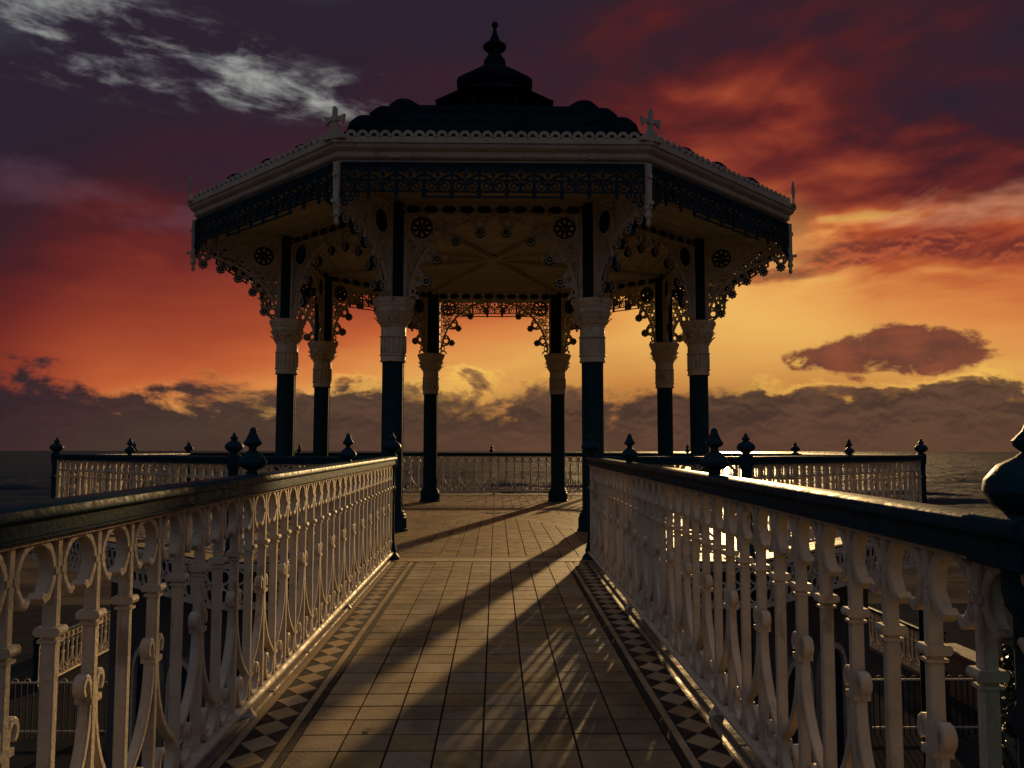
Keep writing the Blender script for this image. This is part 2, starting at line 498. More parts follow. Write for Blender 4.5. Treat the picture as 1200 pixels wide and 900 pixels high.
# ------------------------------------------------------------------ deck
def oct_pts(a):
    return [(a/math.cos(R(22.5))*math.sin(R(22.5+45*k)), -a/math.cos(R(22.5))*math.cos(R(22.5+45*k))) for k in range(8)]
AD = 7.12
mb = MB()
P = oct_pts(AD)
mb.add([(p[0], p[1], -.006) for p in P] + [(p[0], p[1], -.30) for p in P],
       [tuple(range(8)), tuple(range(15, 7, -1))] + [(k, 8+k, 8+(k+1) % 8, (k+1) % 8) for k in range(8)])
deck = tag(mb.build('bandstand_deck', 'grout'), kind='structure')

def tile_prism(mb, poly, z, h=.012, tilt=0.):
    """a slightly chamfered flat tile from a convex outline"""
    n = len(poly)
    if n < 3: return
    cx = sum(p[0] for p in poly)/n; cy = sum(p[1] for p in poly)/n
    tx, ty = random.gauss(0, tilt), random.gauss(0, tilt)
    zt = lambda p: z + (p[0]-cx)*tx + (p[1]-cy)*ty
    vs = [(p[0], p[1], z-h) for p in poly] + [(p[0], p[1], zt(p)) for p in poly]
    fs = [tuple(range(n, 2*n))] + [(k, (k+1) % n, n+(k+1) % n, n+k) for k in range(n)]
    mb.add(vs, fs)

tiles = MB(); bands = MB(); dbands = MB()
TS = .2
for k in range(8):
    g = R(45*k); cg, sg = math.cos(g), math.sin(g)
    loc = MB(); locb = MB(); locd = MB()
    tw = math.tan(R(22.5))
    # sector: depth v = distance from centre, |u| <= v*tan(22.5)
    vmax = AR - .26
    def wedge(poly, inset):
        poly = clip(poly, 1, -tw, -inset); poly = clip(poly, -1, -tw, -inset); return poly
    nv = int(vmax/TS)+1
    for j in range(nv):
        for i in range(-17, 17):
            u0, u1 = i*TS+.0055, (i+1)*TS-.0055
            v1 = vmax - j*TS - .0055; v0 = v1 - TS + .011
            if v1 < .2: continue
            poly = wedge([(u0, max(v0, .2)), (u1, max(v0, .2)), (u1, v1), (u0, v1)], .105)
            if len(poly) >= 3:
                ar = abs(sum(poly[a][0]*poly[(a+1) % len(poly)][1]-poly[(a+1) % len(poly)][0]*poly[a][1] for a in range(len(poly))))/2
                if ar > .0006: tile_prism(loc, poly, random.gauss(0, .0004), tilt=.0012)
    # hip bands between sectors and the band along the edge
    for s in (-1, 1):
        e = []
        for a, b_ in ((.0, .045), ):
            pass
        n = 30
        for q in range(n):
            va, vb = .25 + (vmax-.25)*q/n + .002, .25 + (vmax-.25)*(q+1)/n - .002
            tile_prism(locb, [(s*(va*tw-.095), va), (s*(va*tw-.045), va), (s*(vb*tw-.045), vb), (s*(vb*tw-.095), vb)][::s], 0., tilt=.0006)
        tile_prism(locd, [(s*(.25*tw-.04), .25), (s*.25*tw, .25), (s*vmax*tw, vmax), (s*(vmax*tw-.04), vmax)][::s], -.001)
    n = 28
    L = vmax*tw
    for q in range(n):
        ua, ub = -L + 2*L*q/n + .002, -L + 2*L*(q+1)/n - .002
        tile_prism(locb, [(ua, vmax+.045), (ub, vmax+.045), (ub, vmax+.1), (ua, vmax+.1)], 0., tilt=.0006)
    tile_prism(locd, [(-L, vmax+.004), (L, vmax+.004), (L, vmax+.041), (-L, vmax+.041)], -.001)
    L2 = (AD-.01)*tw
    tile_prism(locd, [(-L, vmax+.104), (L, vmax+.104), (L, vmax+.19), (-L, vmax+.19)], -.001)
    n = 8
    for q in range(n):
        va, vb = vmax+.194, AD-.002
        ua, ub = -va*tw + 2*va*tw*q/n + .003, -va*tw + 2*va*tw*(q+1)/n - .003
        tile_prism(locb, [(ua, va), (ub, va), (ub*vb/va, vb), (ua*vb/va, vb)], .004, tilt=.0006)
    for src, dst in ((loc, tiles), (locb, bands), (locd, dbands)):
        # (u, v) -> world: v points outward along (sin g, -cos g)
        dst.add([(p[1]*sg + p[0]*cg, -p[1]*cg + p[0]*sg, p[2]) for p in src.v], src.f)
tag(tiles.build('floor_tile', 'tile_j', deck), kind='stuff')
tag(bands.build('border_tile', 'pale', deck), kind='stuff')
tag(dbands.build('dark_border_tile', 'darktile', deck), kind='stuff')
mb = MB(); mb.lathe([(.16, -.004), (.16, .001), (.14, .003), (.01, .003)], 20)
mb.build('centre_plate', 'iron', deck)

# fascia panels round the deck edge: pierced cream ironwork
def fascia_mesh(w):
    mb = MB()
    mb.ribbon([(0, -.045), (w, -.045)], .05, .03, 0, False, 0)
    mb.ribbon([(0, -.47), (w, -.47)], .05, .03, 0, False, 0)
    for u in (0.012, w-.012): mb.ribbon([(u, -.45), (u, -.07)], .024, .026, 0, False, 0)
    n = 3
    for i in range(n):
        u = w*(i+.5)/n
        mb.ring(u, -.16, w/n/2-.006, .022, .02, 0, 10)
        mb.ring(u, -.36, w/n/2-.006, .022, .02, 0, 10)
        mb.ribbon([(u, -.28), (u, -.24)], .03, .02, 0, False, 0)
        for s in (-1, 1): mb.disc(u+s*w/n/2*.98, -.26, .03, .02, 0, 6)
    return mb.mesh('fascia_panel', 'cream')
nf = 12
fm = fascia_mesh(2*AD*T8/nf - .004)
for k in range(8):
    g = R(45*k)
    for i in range(nf):
        u = -AD*T8 + 2*AD*T8*i/nf + .002
        v = AD+.02
        place('fascia_panel', fm, deck, (v*math.sin(g)+u*math.cos(g), -v*math.cos(g)+u*math.sin(g), .0), g)
# basement under the deck
bas = empty('basement', (0, 0, ZG))
mb = MB(); mb.octo([(6.0, 0.0), (6.0, 3.9), (5.6, 3.92)])
mb.build('wall', 'brick', bas)
for k in range(8):
    g = R(45*k)
    for s in (-1, 1):
        mb = MB(); mb.box(s*2.2-.2, s*2.2+.2, -6.16, -5.99, 0, 3.9)
        mb.build('pilaster', 'brick', bas, rz=g)
    for u in (-1.2, 0, 1.2):
        mb = MB()
        pts = [(u-.42, .05), (u+.42, .05), (u+.42, 2.1)] + [(u+.42*math.cos(R(a)), 2.1+.42*math.sin(R(a))) for a in range(20, 180, 20)] + [(u-.42, 2.1)]
        mb.poly(pts, .06, -6.02)
        d = mb.build('door', 'teal_matt', bas, rz=g)
        mb = MB(); mb.ribbon(pts, .09, .12, -6.04, True, 0)
        mb.build('door_frame', 'cream', d)
tag(bas, 'dark octagonal basement storey under the bandstand deck with arched doors', 'basement')
# supporting posts under the deck edge
sup = MB(); sup.lathe([(.13, 0), (.13, .12), (.08, .2), (.07, 3.6), (.11, 3.75), (.14, 3.95)], 12)
supm = sup.mesh('support_post', 'teal_matt', 40)
for k in range(8):
    p = oct_pts(6.85)[k]
    place('support_post', supm, bas, (p[0], p[1], 0))

# ------------------------------------------------------------------ footbridge floor
L_BR = 10.5
bridge = MB()
bridge.box(-1.24, 1.24, -L_BR, .0, -.36, -.008)
bridge = bridge.build('footbridge_floor', 'grout', None, loc=(0, YB-.17, 0))
bridge.rotation_euler = (math.atan(SLOPE), 0, 0)
tag(bridge, kind='structure')
Y0 = -.0
def tmesh(poly, m, z=0., h=.012):
    mb = MB(); tile_prism(mb, poly, z, h); return mb.mesh('tile', m)
variants = []
for q in range(6):
    mb = MB(); tile_prism(mb, [(-.0952, -.0935), (.0952, -.0935), (.0952, .0935), (-.0952, .0935)], 0., tilt=.002); variants.append(mb.mesh('floor_tile', 'tile'))
NR = 33
rest = MB()
for r_ in range(int(L_BR/TS)):
    yy = -.1 - r_*TS
    for i in range(8):
        xx = -.7 + i*TS
        if r_ < NR:
            o = place('floor_tile', random.choice(variants), bridge, (xx, yy, random.gauss(0, .0005)), random.choice((0, PI)))
        else:
            tile_prism(rest, [(xx-.098, yy-.098), (xx+.098, yy-.098), (xx+.098, yy+.098), (xx-.098, yy+.098)], 0., tilt=.001)
tag(rest.build('floor_tile', 'tile_j', bridge), kind='stuff')
dm = MB(); tile_prism(dm, [(0, -.099), (.079, 0), (0, .099), (-.079, 0)], 0., tilt=.001); dm = dm.mesh('diamond_tile', 'pale')
bmA = MB(); tile_prism(bmA, [(-.017, -.198), (.017, -.198), (.017, .198), (-.017, .198)], 0.); bmA = bmA.mesh('border_strip_tile', 'pale')
tmR = MB(); tile_prism(tmR, [(.079, -.095), (.079, .095), (.004, .0)], 0.); tmR = tmR.mesh('triangle_tile', 'darktile')
sq = MB(); tile_prism(sq, [(-.0165, -.198), (.0165, -.198), (.0165, .198), (-.0165, .198)], 0.); sq = sq.mesh('dark_strip_tile', 'darktile')
od = MB(); tile_prism(od, [(-.047, -.198), (.047, -.198), (.047, .198), (-.047, .198)], 0.); od = od.mesh('edge_tile', 'darktile')
kb = MB(); kb.cbox(-.085, .085, -.397, .397, -.03, .016, .006); kb = kb.mesh('kerb_stone', 'kerb')
for s in (-1, 1):
    for r_ in range(int(L_BR/TS)):
        yy = -.1 - r_*TS
        place('diamond_tile', dm, bridge, (s*.955, yy, .0005))
        for q in (0, 1):
            place('triangle_tile', tmR, bridge, (s*.955, yy-.1, -.0006), q*PI)
    for r_ in range(int(L_BR/TS/2)):
        yy = -.2 - r_*.4
        place('border_strip_tile', bmA, bridge, (s*.855, yy, 0.))
        place('border_strip_tile', bmA, bridge, (s*1.055, yy, 0.))
        place('dark_strip_tile', sq, bridge, (s*.8185, yy, -.0008))
    for r_ in range(13):
        place('kerb_stone', kb, bridge, (s*1.162, -.4-r_*.8, 0.))
for s in (-1, 1):
    mb = MB()
    mb.box(s*1.16-.06, s*1.16+.06, -L_BR, 0, -.62, -.36)
    mb.build('girder', 'teal_matt', bridge)

# ------------------------------------------------------------------ railings
SP = .2198
BD = .037                                  # casting depth
def half_lyre():
    return smooth_pts([(.046, .575), (.056, .592), (.052, .614), (.036, .622), (.022, .608), (.0165, .58), (.016, .55), (.021, .49), (.041, .41),
                       (.085, .325), (.145, .262), (.185, .232), (.2, .205), (.199, .165), (.178, .122), (.138, .102), (.098, .112), (.07, .145),
                       (.063, .185), (.073, .215), (.094, .222), (.106, .205), (.10, .186)], 2)
def rail_meshes():
    out = {}
    bar = MB()
    bar.cbox(-.014, .014, -BD/2, BD/2, .075, 1.04, .004)
    bar.extrude_x([(-.028, .782), (.028, .782), (.033, .787), (.035, .794), (.033, .801), (.028, .806), (-.028, .806), (-.033, .801), (-.035, .794), (-.033, .787)], -.023, .023)
    bar.extrude_x([(-.026, .765), (.026, .765), (.026, .773), (-.026, .773)], -.018, .018)
    out['baluster'] = bar.mesh('baluster', 'cream')
    arch = MB()
    pts = [(.5*SP + .086*math.cos(R(a)), .955 + .082*math.sin(R(a))) for a in range(-28, 209, 14)]
    tail = [(.5*SP+.062, .893), (.5*SP+.043, .886), (.5*SP+.03, .897)]
    tail2 = [(SP-p[0], p[1]) for p in tail]
    pts = tail[::-1] + pts + tail2
    w = [.018, .028, .030] + [.025]*(len(pts)-6) + [.030, .028, .018]
    arch.ribbon(pts, w, BD, 0, False, .2)
    for s in (0, 1):
        u = .016 if s == 0 else SP-.016
        arch.box(u-.011, u+.011, -BD/2-.004, BD/2+.004, .944, .962)
    out['arch'] = arch.mesh('arch_scroll', 'cream', 35)
    ly = MB()
    hp = half_lyre(); n = len(hp)
    w = [(.016 + .007*min(1, i/5, (n-1-i)/5)) for i in range(n)]
    ly.ribbon(hp, w, BD*.92, 0, False, .22)
    ly.ribbon([(-p[0], p[1]) for p in hp], w, BD*.92, 0, False, .22)
    ly.box(-.03, .03, -BD/2-.006, BD/2+.006, .548, .566)
    for s in (-1, 1):
        ly.box(s*.212-.022, s*.212+.022, -BD/2-.006, BD/2+.006, .198, .214)
        ly.box(s*.075-.022, s*.075+.012, -BD/2, BD/2, .135, .148)
        ly.lathe([(.0, .098), (.012, .092), (.014, .08), (.014, .07)], 6, s*.138, 0)
    out['lyre'] = ly.mesh('lyre_scroll', 'cream', 35)
    foot = MB()
    foot.lathe([(.045, .0), (.045, .012), (.028, .03), (.02, .05), (.024, .06), (.02, .085)], 12)
    out['foot'] = foot.mesh('foot', 'cream', 40)
    fin = MB()
    fin.lathe([(.03, 1.12), (.03, 1.142), (.024, 1.152), (.05, 1.165), (.066, 1.18), (.068, 1.192), (.058, 1.212), (.034, 1.236), (.018, 1.248), (.019, 1.262),
               (.04, 1.274), (.044, 1.284), (.032, 1.302), (.019, 1.33), (.015, 1.348), (.006, 1.357)], 20)
    out['finial'] = fin.mesh('finial', 'teal', 35)
    post = MB()
    post.lathe([(.1, 0), (.1, .03), (.078, .05), (.07, .1), (.058, .14), (.064, .16), (.056, .19), (.056, .74), (.066, .76), (.066, .79), (.056, .81), (.056, .98),
                (.07, 1.0), (.075, 1.03), (.075, 1.14), (.06, 1.155), (.04, 1.162)], 20)
    out['post'] = post.mesh('post', 'teal', 35)
    knob = MB()
    knob.lathe([(.04, 1.16), (.044, 1.175), (.09, 1.205), (.104, 1.232), (.1, 1.255), (.075, 1.285), (.042, 1.302), (.03, 1.312), (.045, 1.325), (.047, 1.335), (.028, 1.355), (.012, 1.39), (.003, 1.4)], 20)
    out['knob'] = knob.mesh('finial', 'teal', 35)
    slim = MB()
    slim.lathe([(.1, 0), (.1, .02), (.085, .045), (.06, .075), (.068, .10), (.056, .13), (.042, .2), (.038, .3), (.036, .74), (.048, .76), (.048, .79), (.036, .81), (.036, 1.0),
                (.05, 1.02), (.06, 1.05), (.06, 1.14), (.045, 1.155), (.035, 1.165)], 20)
    out['slim'] = slim.mesh('post', 'teal', 35)
    return out
RM = rail_meshes()
_h = [(.044, 1.045), (.05, 1.049), (.05, 1.055), (.045, 1.058), (.045, 1.093), (.057, 1.097), (.061, 1.103), (.061, 1.112), (.056, 1.124), (.046, 1.131), (.02, 1.135)]
HP = _h + [(-p[0], p[1]) for p in reversed(_h)]
def railing(name, p0, ang, length, z=0., ry=0., n=None, sp=SP, lyre_even=0, finials=(), posts=(), feet=(), first=.5):
    """a run of cast-iron railing: local x along, y across, z up"""
    e = empty(name, (p0[0], p0[1], z), ang, ry)
    mb = MB(); mb.extrude_x(HP, 0, length); mb.build('handrail', 'teal', e, 28)
    mb = MB(); mb.box(0, length, -.03, .03, 1.034, 1.0445); mb.build('top_plate', 'cream', e)
    mb = MB(); mb.extrude_x([(-.034, .068), (.034, .068), (.038, .073), (.038, .085), (.028, .097), (-.028, .097), (-.038, .085), (-.038, .073)], 0, length); mb.build('bottom_rail', 'cream', e)
    n = n if n is not None else int(length/sp - first + 1e-6)
    us = [(first+i)*sp for i in range(n)]
    us = [u for u in us if u < length-.02]
    for i, u in enumerate(us):
        place('baluster', RM['baluster'], e, (u, 0, 0))
        if u+sp <= length+.3*sp and (i+1 < len(us)): place('arch_scroll', RM['arch'], e, (u, 0, 0))
        if i % 2 == lyre_even and u > sp*.9 and u < length-sp*.9: place('lyre_scroll', RM['lyre'], e, (u, 0, 0))
    for u in finials: place('finial', RM['finial'], e, (u, 0, 0))
    for u in feet: place('foot', RM['foot'], e, (u, 0, 0))
    for kind, u in posts:
        p = place('post', RM[kind], e, (u, 0, 0))
        place('finial', RM['knob'], p)
    return e

# deck railings. corner k sits at 22.5 + 45 k degrees from the front, counter-clockwise seen from above
S8 = 2*AR*T8
def side_frame(k):
    g = R(45*k)
    c = Vector((AR*math.sin(g), -AR*math.cos(g), 0)); d = Vector((math.cos(g), math.sin(g), 0))
    return c - d*(S8/2), g
SUNNY, SHADY = 'on the side of the gold-lit footbridge railing', 'on the side of the large newel post'
names = {}
for k, w_ in ((7, SUNNY), (1, SHADY)): names[k] = ('slanting front deck railing with corner posts ' + w_, 'deck railings')
for k, w_ in ((6, SUNNY), (2, SHADY)): names[k] = ('deck side railing running out to sea ' + w_, 'deck railings')
for k, w_ in ((5, SUNNY), (3, SHADY)): names[k] = ('slanting seaward deck railing ' + w_, 'deck railings')
names[4] = ('seaward railing seen between the two farthest columns with sea behind it', 'deck railings')
for k, (lab, grp) in names.items():
    p, g = side_frame(k)
    posts = [('post', 0.)]
    if k == 7: posts.append(('post', S8))
    r_ = railing('deck_railing', p, g, S8, n=26, first=.5, lyre_even=1, finials=(S8/2 + (.08 if k == 4 else 0),), feet=(S8/2,), posts=posts)
    tag(r_, lab, 'railing', grp)
for s in (-1, 1):
    # short front pieces between the corner and the footbridge
    if s < 0: p0, ang = (-AR*T8, -AR), 0.
    else: p0, ang = (1.1, -AR), 0.
    r_ = railing('deck_railing', p0, ang, AR*T8-1.1, n=8, first=.5, lyre_even=1)
    tag(r_, 'short front deck railing ' + (SUNNY if s < 0 else SHADY), 'railing', 'deck railings')

# footbridge railings
LB = 10.3
for s in (-1, 1):
    # local x runs from the deck toward the camera: origin at the deck end
    fins = (2.76, 5.34) + ((7.9,) if s < 0 else ())
    r_ = railing('footbridge_railing', (s*1.105, YB, 0), -PI/2, LB, ry=math.atan(SLOPE), n=46, first=.42, lyre_even=1,
                 finials=fins, posts=[('slim', 0.)], feet=(2.76, 5.34, 7.9))
    if s > 0:
        p = place('post', RM['post'], r_, (7.69, .048, -.045)); place('finial', RM['knob'], p)
        mb = MB(); mb.extrude_x([(c[0]*1.12, 1.09+(c[1]-1.09)*1.2) for c in HP], 7.6, 7.78); mb.build('handrail_socket', 'teal', r_, 28)
    tag(r_, 'cream footbridge railing with its inner face lit gold by the sun' if s < 0 else 'shaded cream footbridge railing ending at a large dark newel post', 'railing')

# ------------------------------------------------------------------ bandstand
band = tag(empty('bandstand', (0, 0, 0)), 'octagonal seaside bandstand with dark columns, cream iron lace and domed roof', 'bandstand')
RC = AC/math.cos(R(22.5))
# columns
shaft = MB(); shaft.lathe([(.17, .30), (.165, .36), (.165, 2.45), (.168, 2.53)], 32, flute=.05); shaft = shaft.mesh('column', 'teal', 25)
plinth = MB()
q = .215
plinth.lathe([(q*1.06, 0), (q*1.06, .035), (q, .05), (q, .19), (q*.93, .205), (q*.93, .22), (.205, .235), (.21, .255), (.195, .275), (.18, .285), (.186, .30), (.17, .32)], 24, rot=R(22.5))
pl8 = MB(); pl8.lathe([(.245, 0), (.245, .03), (.228, .04), (.228, .2), (.212, .215)], 8, rot=R(22.5))
pl8.lathe([(.21, .21), (.215, .24), (.2, .262), (.185, .27), (.192, .288), (.175, .305)], 24)
plinth = pl8.mesh('base', 'teal', 35)
capm = MB()
capm.lathe([(.19, 2.527), (.198, 2.535), (.198, 2.55), (.188, 2.556), (.188, 2.61), (.2, 2.618), (.207, 2.63), (.2, 2.645), (.186, 2.652)], 24)
capm.lathe([(.18, 2.65), (.18, 2.89)], 32, flute=.07)
for k in range(16):
    a = 2*PI*k/16
    capm.lathe([(.012, 2.655), (.017, 2.67), (.017, 2.87), (.01, 2.885)], 6, .183*math.cos(a), .183*math.sin(a))
capm.lathe([(.186, 2.888), (.2, 2.895), (.208, 2.91), (.2, 2.925), (.188, 2.93), (.188, 3.06), (.2, 3.066), (.207, 3.08), (.198, 3.095), (.19, 3.1), (.2, 3.13), (.225, 3.165),
            (.25, 3.2), (.262, 3.24), (.262, 3.28)], 24)
capm.lathe([(.285, 3.275), (.285, 3.30), (.278, 3.305), (.278, 3.35), (.29, 3.36), (.3, 3.38), (.3, 3.40), (.318, 3.42), (.325, 3.445), (.325, 3.484), (.1, 3.486)], 8, rot=R(22.5))
cap = capm.mesh('capital', 'cream', 30)
leafm = MB()
for k in range(12):
    for row, (z0, z1, w) in enumerate(((3.10, 3.2, .05), (3.16, 3.285, .055))):
        a = 2*PI*(k+.5*row)/12
        ca, sa = math.cos(a), math.sin(a)
        def pt(u, r_, z): return (r_*ca-u*sa, r_*sa+u*ca, z)
        vs = []; n = 5
        for i in range(n):
            s = i/(n-1); z = z0+(z1-z0)*s
            r_ = .198+.075*s**1.2 + (.012 if i < n-1 else .03) + .006*row
            ww = w*(.55+.6*math.sin(PI*min(1, s*.75+.1)))*(1 if i < n-1 else .45)
            vs += [pt(-ww, r_-.008, z), pt(0, r_+.012, z), pt(ww, r_-.008, z)]
        fs = []
        for i in range(n-1):
            for j in (0, 1): fs.append((i*3+j, i*3+j+1, i*3+j+4, i*3+j+3))
        leafm.add(vs, fs)
leafm = leafm.mesh('acanthus', 'cream', 40)
ups = MB()
ups.cbox(-.13, .13, -.13, .13, 3.486, 4.97, .012)
for k in range(4):
    a = k*PI/2
for u in (-.065, 0, .065):
    ups.box(u-.008, u+.008, -.136, .136, 3.56, 4.9); ups.box(-.136, .136, u-.008, u+.008, 3.56, 4.9)
ups = ups.mesh('upper_shaft', 'teal_matt')
COLS = []
for k in range(8):
    g = R(22.5+45*k)
    x, y = RC*math.sin(g), -RC*math.cos(g)
    c = place('column', shaft, band, (x, y, 0), R(45*k+22.5))
    place('base', plinth, c, (0, 0, 0))
    cp = place('capital', cap, c)
    place('acanthus', leafm, c)
    place('upper_shaft', ups, c, (0, 0, 0))
    COLS.append((x, y, g))

# lace filler for an open panel
def lace(mb, inside, u0, u1, v0, v1, g=.125, d=.03, seed=1):
    rnd = random.Random(seed)
    row = 0
    v = v0
    while v < v1:
        u = u0 + (g/2 if row % 2 else 0)
        while u < u1:
            if inside(u, v, g*.42):
                if (row + int(round(u/g))) % 3 == 0:
                    for q in range(4):
                        a = PI/4+q*PI/2
                        mb.ring(u+.026*math.cos(a), v+.026*math.sin(a), .024, .014, d, 0, 7)
                else:
                    mb.ring(u, v, g*.46, .022, d, 0, 10)
                    if rnd.random() < .7: mb.ribbon(scroll(u, v, g*.33, rnd.uniform(0, 6.28), 1.1, 8, .7), .016, d, 0, False, 0)
            elif inside(u, v, g*.16):
                mb.ring(u, v, g*.22, .016, d, 0, 7)
            u += g
        v += g*.87; row += 1
def rosette(mb, u, v, r, d, n=8):
    mb.disc(u, v, r, d, 0, 32, n, .13)
def arch_edge(mb, pts, pend, d):
    """moulded arch bar plus cusps reaching to the pendants"""
    mb.ribbon(pts, .045, d*1.5, 0, False, .2)
    inner = []
    def nearest(p):
        return min(pts, key=lambda q: (q[0]-p[0])**2+(q[1]-p[1])**2)
    ends = [pts[0]] + pend + [pts[-1]]
    for i, p in enumerate(pend):
        q = nearest(p)
        L = math.hypot(q[0]-p[0], q[1]-p[1])
        ux, uz = (q[0]-p[0])/L, (q[1]-p[1])/L
        mb.ribbon([p, (p[0]+ux*L*.35, p[1]+uz*L*.35)], .05, d, 0, False, 0)
        cx, cz = p[0]+ux*L*.66, p[1]+uz*L*.66
        mb.ring(cx, cz, L*.30, .034, d, 0, 12)
        for s in (-1, 1):
            # side curls springing from the stem back to the arch
            ax, az_ = -uz*s, ux*s
            sp_ = smooth_pts([(p[0]+ux*L*.2, p[1]+uz*L*.2), (p[0]+ux*L*.32+ax*L*.26, p[1]+uz*L*.32+az_*L*.26), (p[0]+ux*L*.62+ax*L*.5, p[1]+uz*L*.62+az_*L*.5), (p[0]+ux*L*.98+ax*L*.62, p[1]+uz*L*.98+az_*L*.62)], 3)
            mb.ribbon(sp_, .037, d, 0, False, 0)
            mb.ring(p[0]+ux*L*.74+ax*L*.40, p[1]+uz*L*.74+az_*L*.40, L*.13, .022, d, 0, 8)
        mb.disc(p[0]-ux*.0, p[1]-uz*.0, .03, d*1.2, 0, 8)

# spandrel arches between columns (local u across, z up, plane at y=0)
HW = AC*T8 - .142                       # clear half width
def ell(u): return 3.47 + 1.30*math.sqrt(max(0, 1-(u/(HW-.09))**2))
spn = MB()
arc_pts = [((HW-.09)*math.cos(R(a)), 3.47+1.30*math.sin(R(a))) for a in range(4, 177, 4)]
pend_r = [(.2, 4.53), (.575, 4.40), (.86, 4.11), (1.02, 3.76)]
PEND = pend_r + [(-p[0], p[1]) for p in pend_r]
arch_edge(spn, arc_pts, PEND, .03)
RO = [(-1.095, 4.60), (1.095, 4.60)]
def in_sp(u, v, m_):
    if abs(u) > HW-.05-m_ or v > 4.775-m_ or v < 3.52: return False
    if v < ell(u)+m_: return False
    return all(math.hypot(u-c[0], v-c[1]) > .19+m_*.6 for c in RO)
lace(spn, in_sp, -HW, HW, 3.53, 4.79, .10, .028)
for s in (-1, 1):
    spn.cbox(s*(HW-.03)-.03, s*(HW-.03)+.03, -.055, .055, 3.487, 4.80, .006)
    spn.ribbon(smooth_pts([(s*(HW-.06), 3.50), (s*(HW-.13), 3.56), (s*(HW-.2), 3.54), (s*(HW-.22), 3.49)], 3), .03, .03, 0, False, 0)
    spn.ring(s*(HW-.13), 3.62, .05, .024, .03, 0, 10)
for c in RO: spn.ring(c[0], c[1], .185, .03, .045, 0, 24)
spn = spn.mesh('spandrel', 'cream')
ro = MB(); 
for q in range(8):
    a = 2*PI*q/8
    ro.ring(.105*math.cos(a), .105*math.sin(a), .05, .026, .05, 0, 10)
ro.ring(0, 0, .052, .026, .055, 0, 12); ro.disc(0, 0, .024, .07, 0, 8)
ro.ring(0, 0, .165, .012, .03, 0, 24)
ro = ro.mesh('roundel', 'teal_matt')
pdm = MB(); rosette(pdm, 0, 0, .074, .07); pdm = pdm.mesh('pendant', 'teal_matt')
pdc = MB(); pdc.ring(0, 0, .056, .018, .085, 0, 14); pdc.disc(0, 0, .016, .09, 0, 8); pdc = pdc.mesh('pendant_ring', 'cream')
fr = MB()
W_ = HW
fr.box(-W_, W_, -.06, .06, 4.955, 4.985); fr.box(-W_, W_, -.06, .06, 4.785, 4.82)
nx = 10
for i in range(nx):
    u = -W_ + (i+.5)*2*W_/nx; hw = W_/nx
    for s in (-1, 1):
        fr.ribbon([(u-hw, 4.8875-s*.07), (u+hw, 4.8875+s*.07)] if False else [(u+hw*.45*-1, 4.8875-s*.068), (u-hw*1.0+hw*2*.0, 4.8875)], .022, .05, 0, False, 0)
        fr.ribbon([(u+hw*.45, 4.8875-s*.068), (u+hw, 4.8875)], .022, .05, 0, False, 0)
    fr.disc(u-hw, 4.8875, .02, .06, 0, 6)
fr = fr.mesh('frieze', 'cream')
frp = MB()
for i in range(nx):
    u = -W_ + (i+.5)*2*W_/nx; hw = W_/nx
    frp.disc(u, 4.8875, .055, .02, 0, 12) if False else frp.poly([(u-hw*.9, 4.8875), (u-hw*.5, 4.83), (u+hw*.5, 4.83), (u+hw*.9, 4.8875), (u+hw*.5, 4.945), (u-hw*.5, 4.945)], .02, 0)
frp = frp.mesh('frieze_lozenge', 'teal_matt')
for k in range(8):
    g = R(45*k)
    loc = (AC*math.sin(g), -AC*math.cos(g), 0)
    s_ = place('spandrel', spn, band, loc, g)
    for c in RO: place('roundel', ro, s_, (c[0], 0, c[1]))
    for c in PEND:
        place('pendant', pdm, s_, (c[0], 0, c[1])); place('pendant_ring', pdc, s_, (c[0], 0, c[1]))
    f_ = place('frieze', fr, band, loc, g)
    tag(place('frieze_lozenge', frp, f_), kind='stuff')

# outer brackets in the radial planes, from column to eaves corner
RE = AE/math.cos(R(22.5))
BL = RE - RC - .225
br = MB()
arc_b = [(.06 + (BL+.05)*(1-math.cos(R(a))), 3.53+1.02*math.sin(R(a))) for a in range(0, 91, 5)]
def zb(u):
    c = max(0, min(1, 1-(u-.06)/(BL+.05)))
    return 3.53+1.02*math.sqrt(max(0, 1-c*c))
pb = [(.27, 3.62), (.47, 3.95), (.72, 4.17), (1.01, 4.31), (1.30, 4.37)]
arch_edge(br, arc_b, pb, .03)
def in_br(u, v, m_):
    if u < .06+m_ or u > BL-.02-m_ or v > 4.90-m_: return False
    if v < zb(u)+m_: return False
    return math.hypot(u-.30, v-4.60) > .19+m_*.6
lace(br, in_br, .06, BL, 3.6, 4.92, .10, .028, 5)
br.cbox(.0, .06, -.055, .055, 3.487, 4.96, .006)
br.box(.06, BL+.06, -.035, .035, 4.91, 4.955)
br.ring(.30, 4.60, .185, .03, .045, 0, 24)
for i in range(5):
    br.ring(.2+i*.27, 4.86, .045, .016, .03, 0, 10)
br = br.mesh('bracket', 'cream')
for (x, y, g) in COLS:
    ux, uy = math.sin(g), -math.cos(g)
    b_ = place('bracket', br, band, (x+ux*.137, y+uy*.137, 0), g-PI/2)
    place('roundel', ro, b_, (.30, 0, 4.60))
    for c in pb:
        place('pendant', pdm, b_, (c[0], 0, c[1])); place('pendant_ring', pdc, b_, (c[0], 0, c[1]))

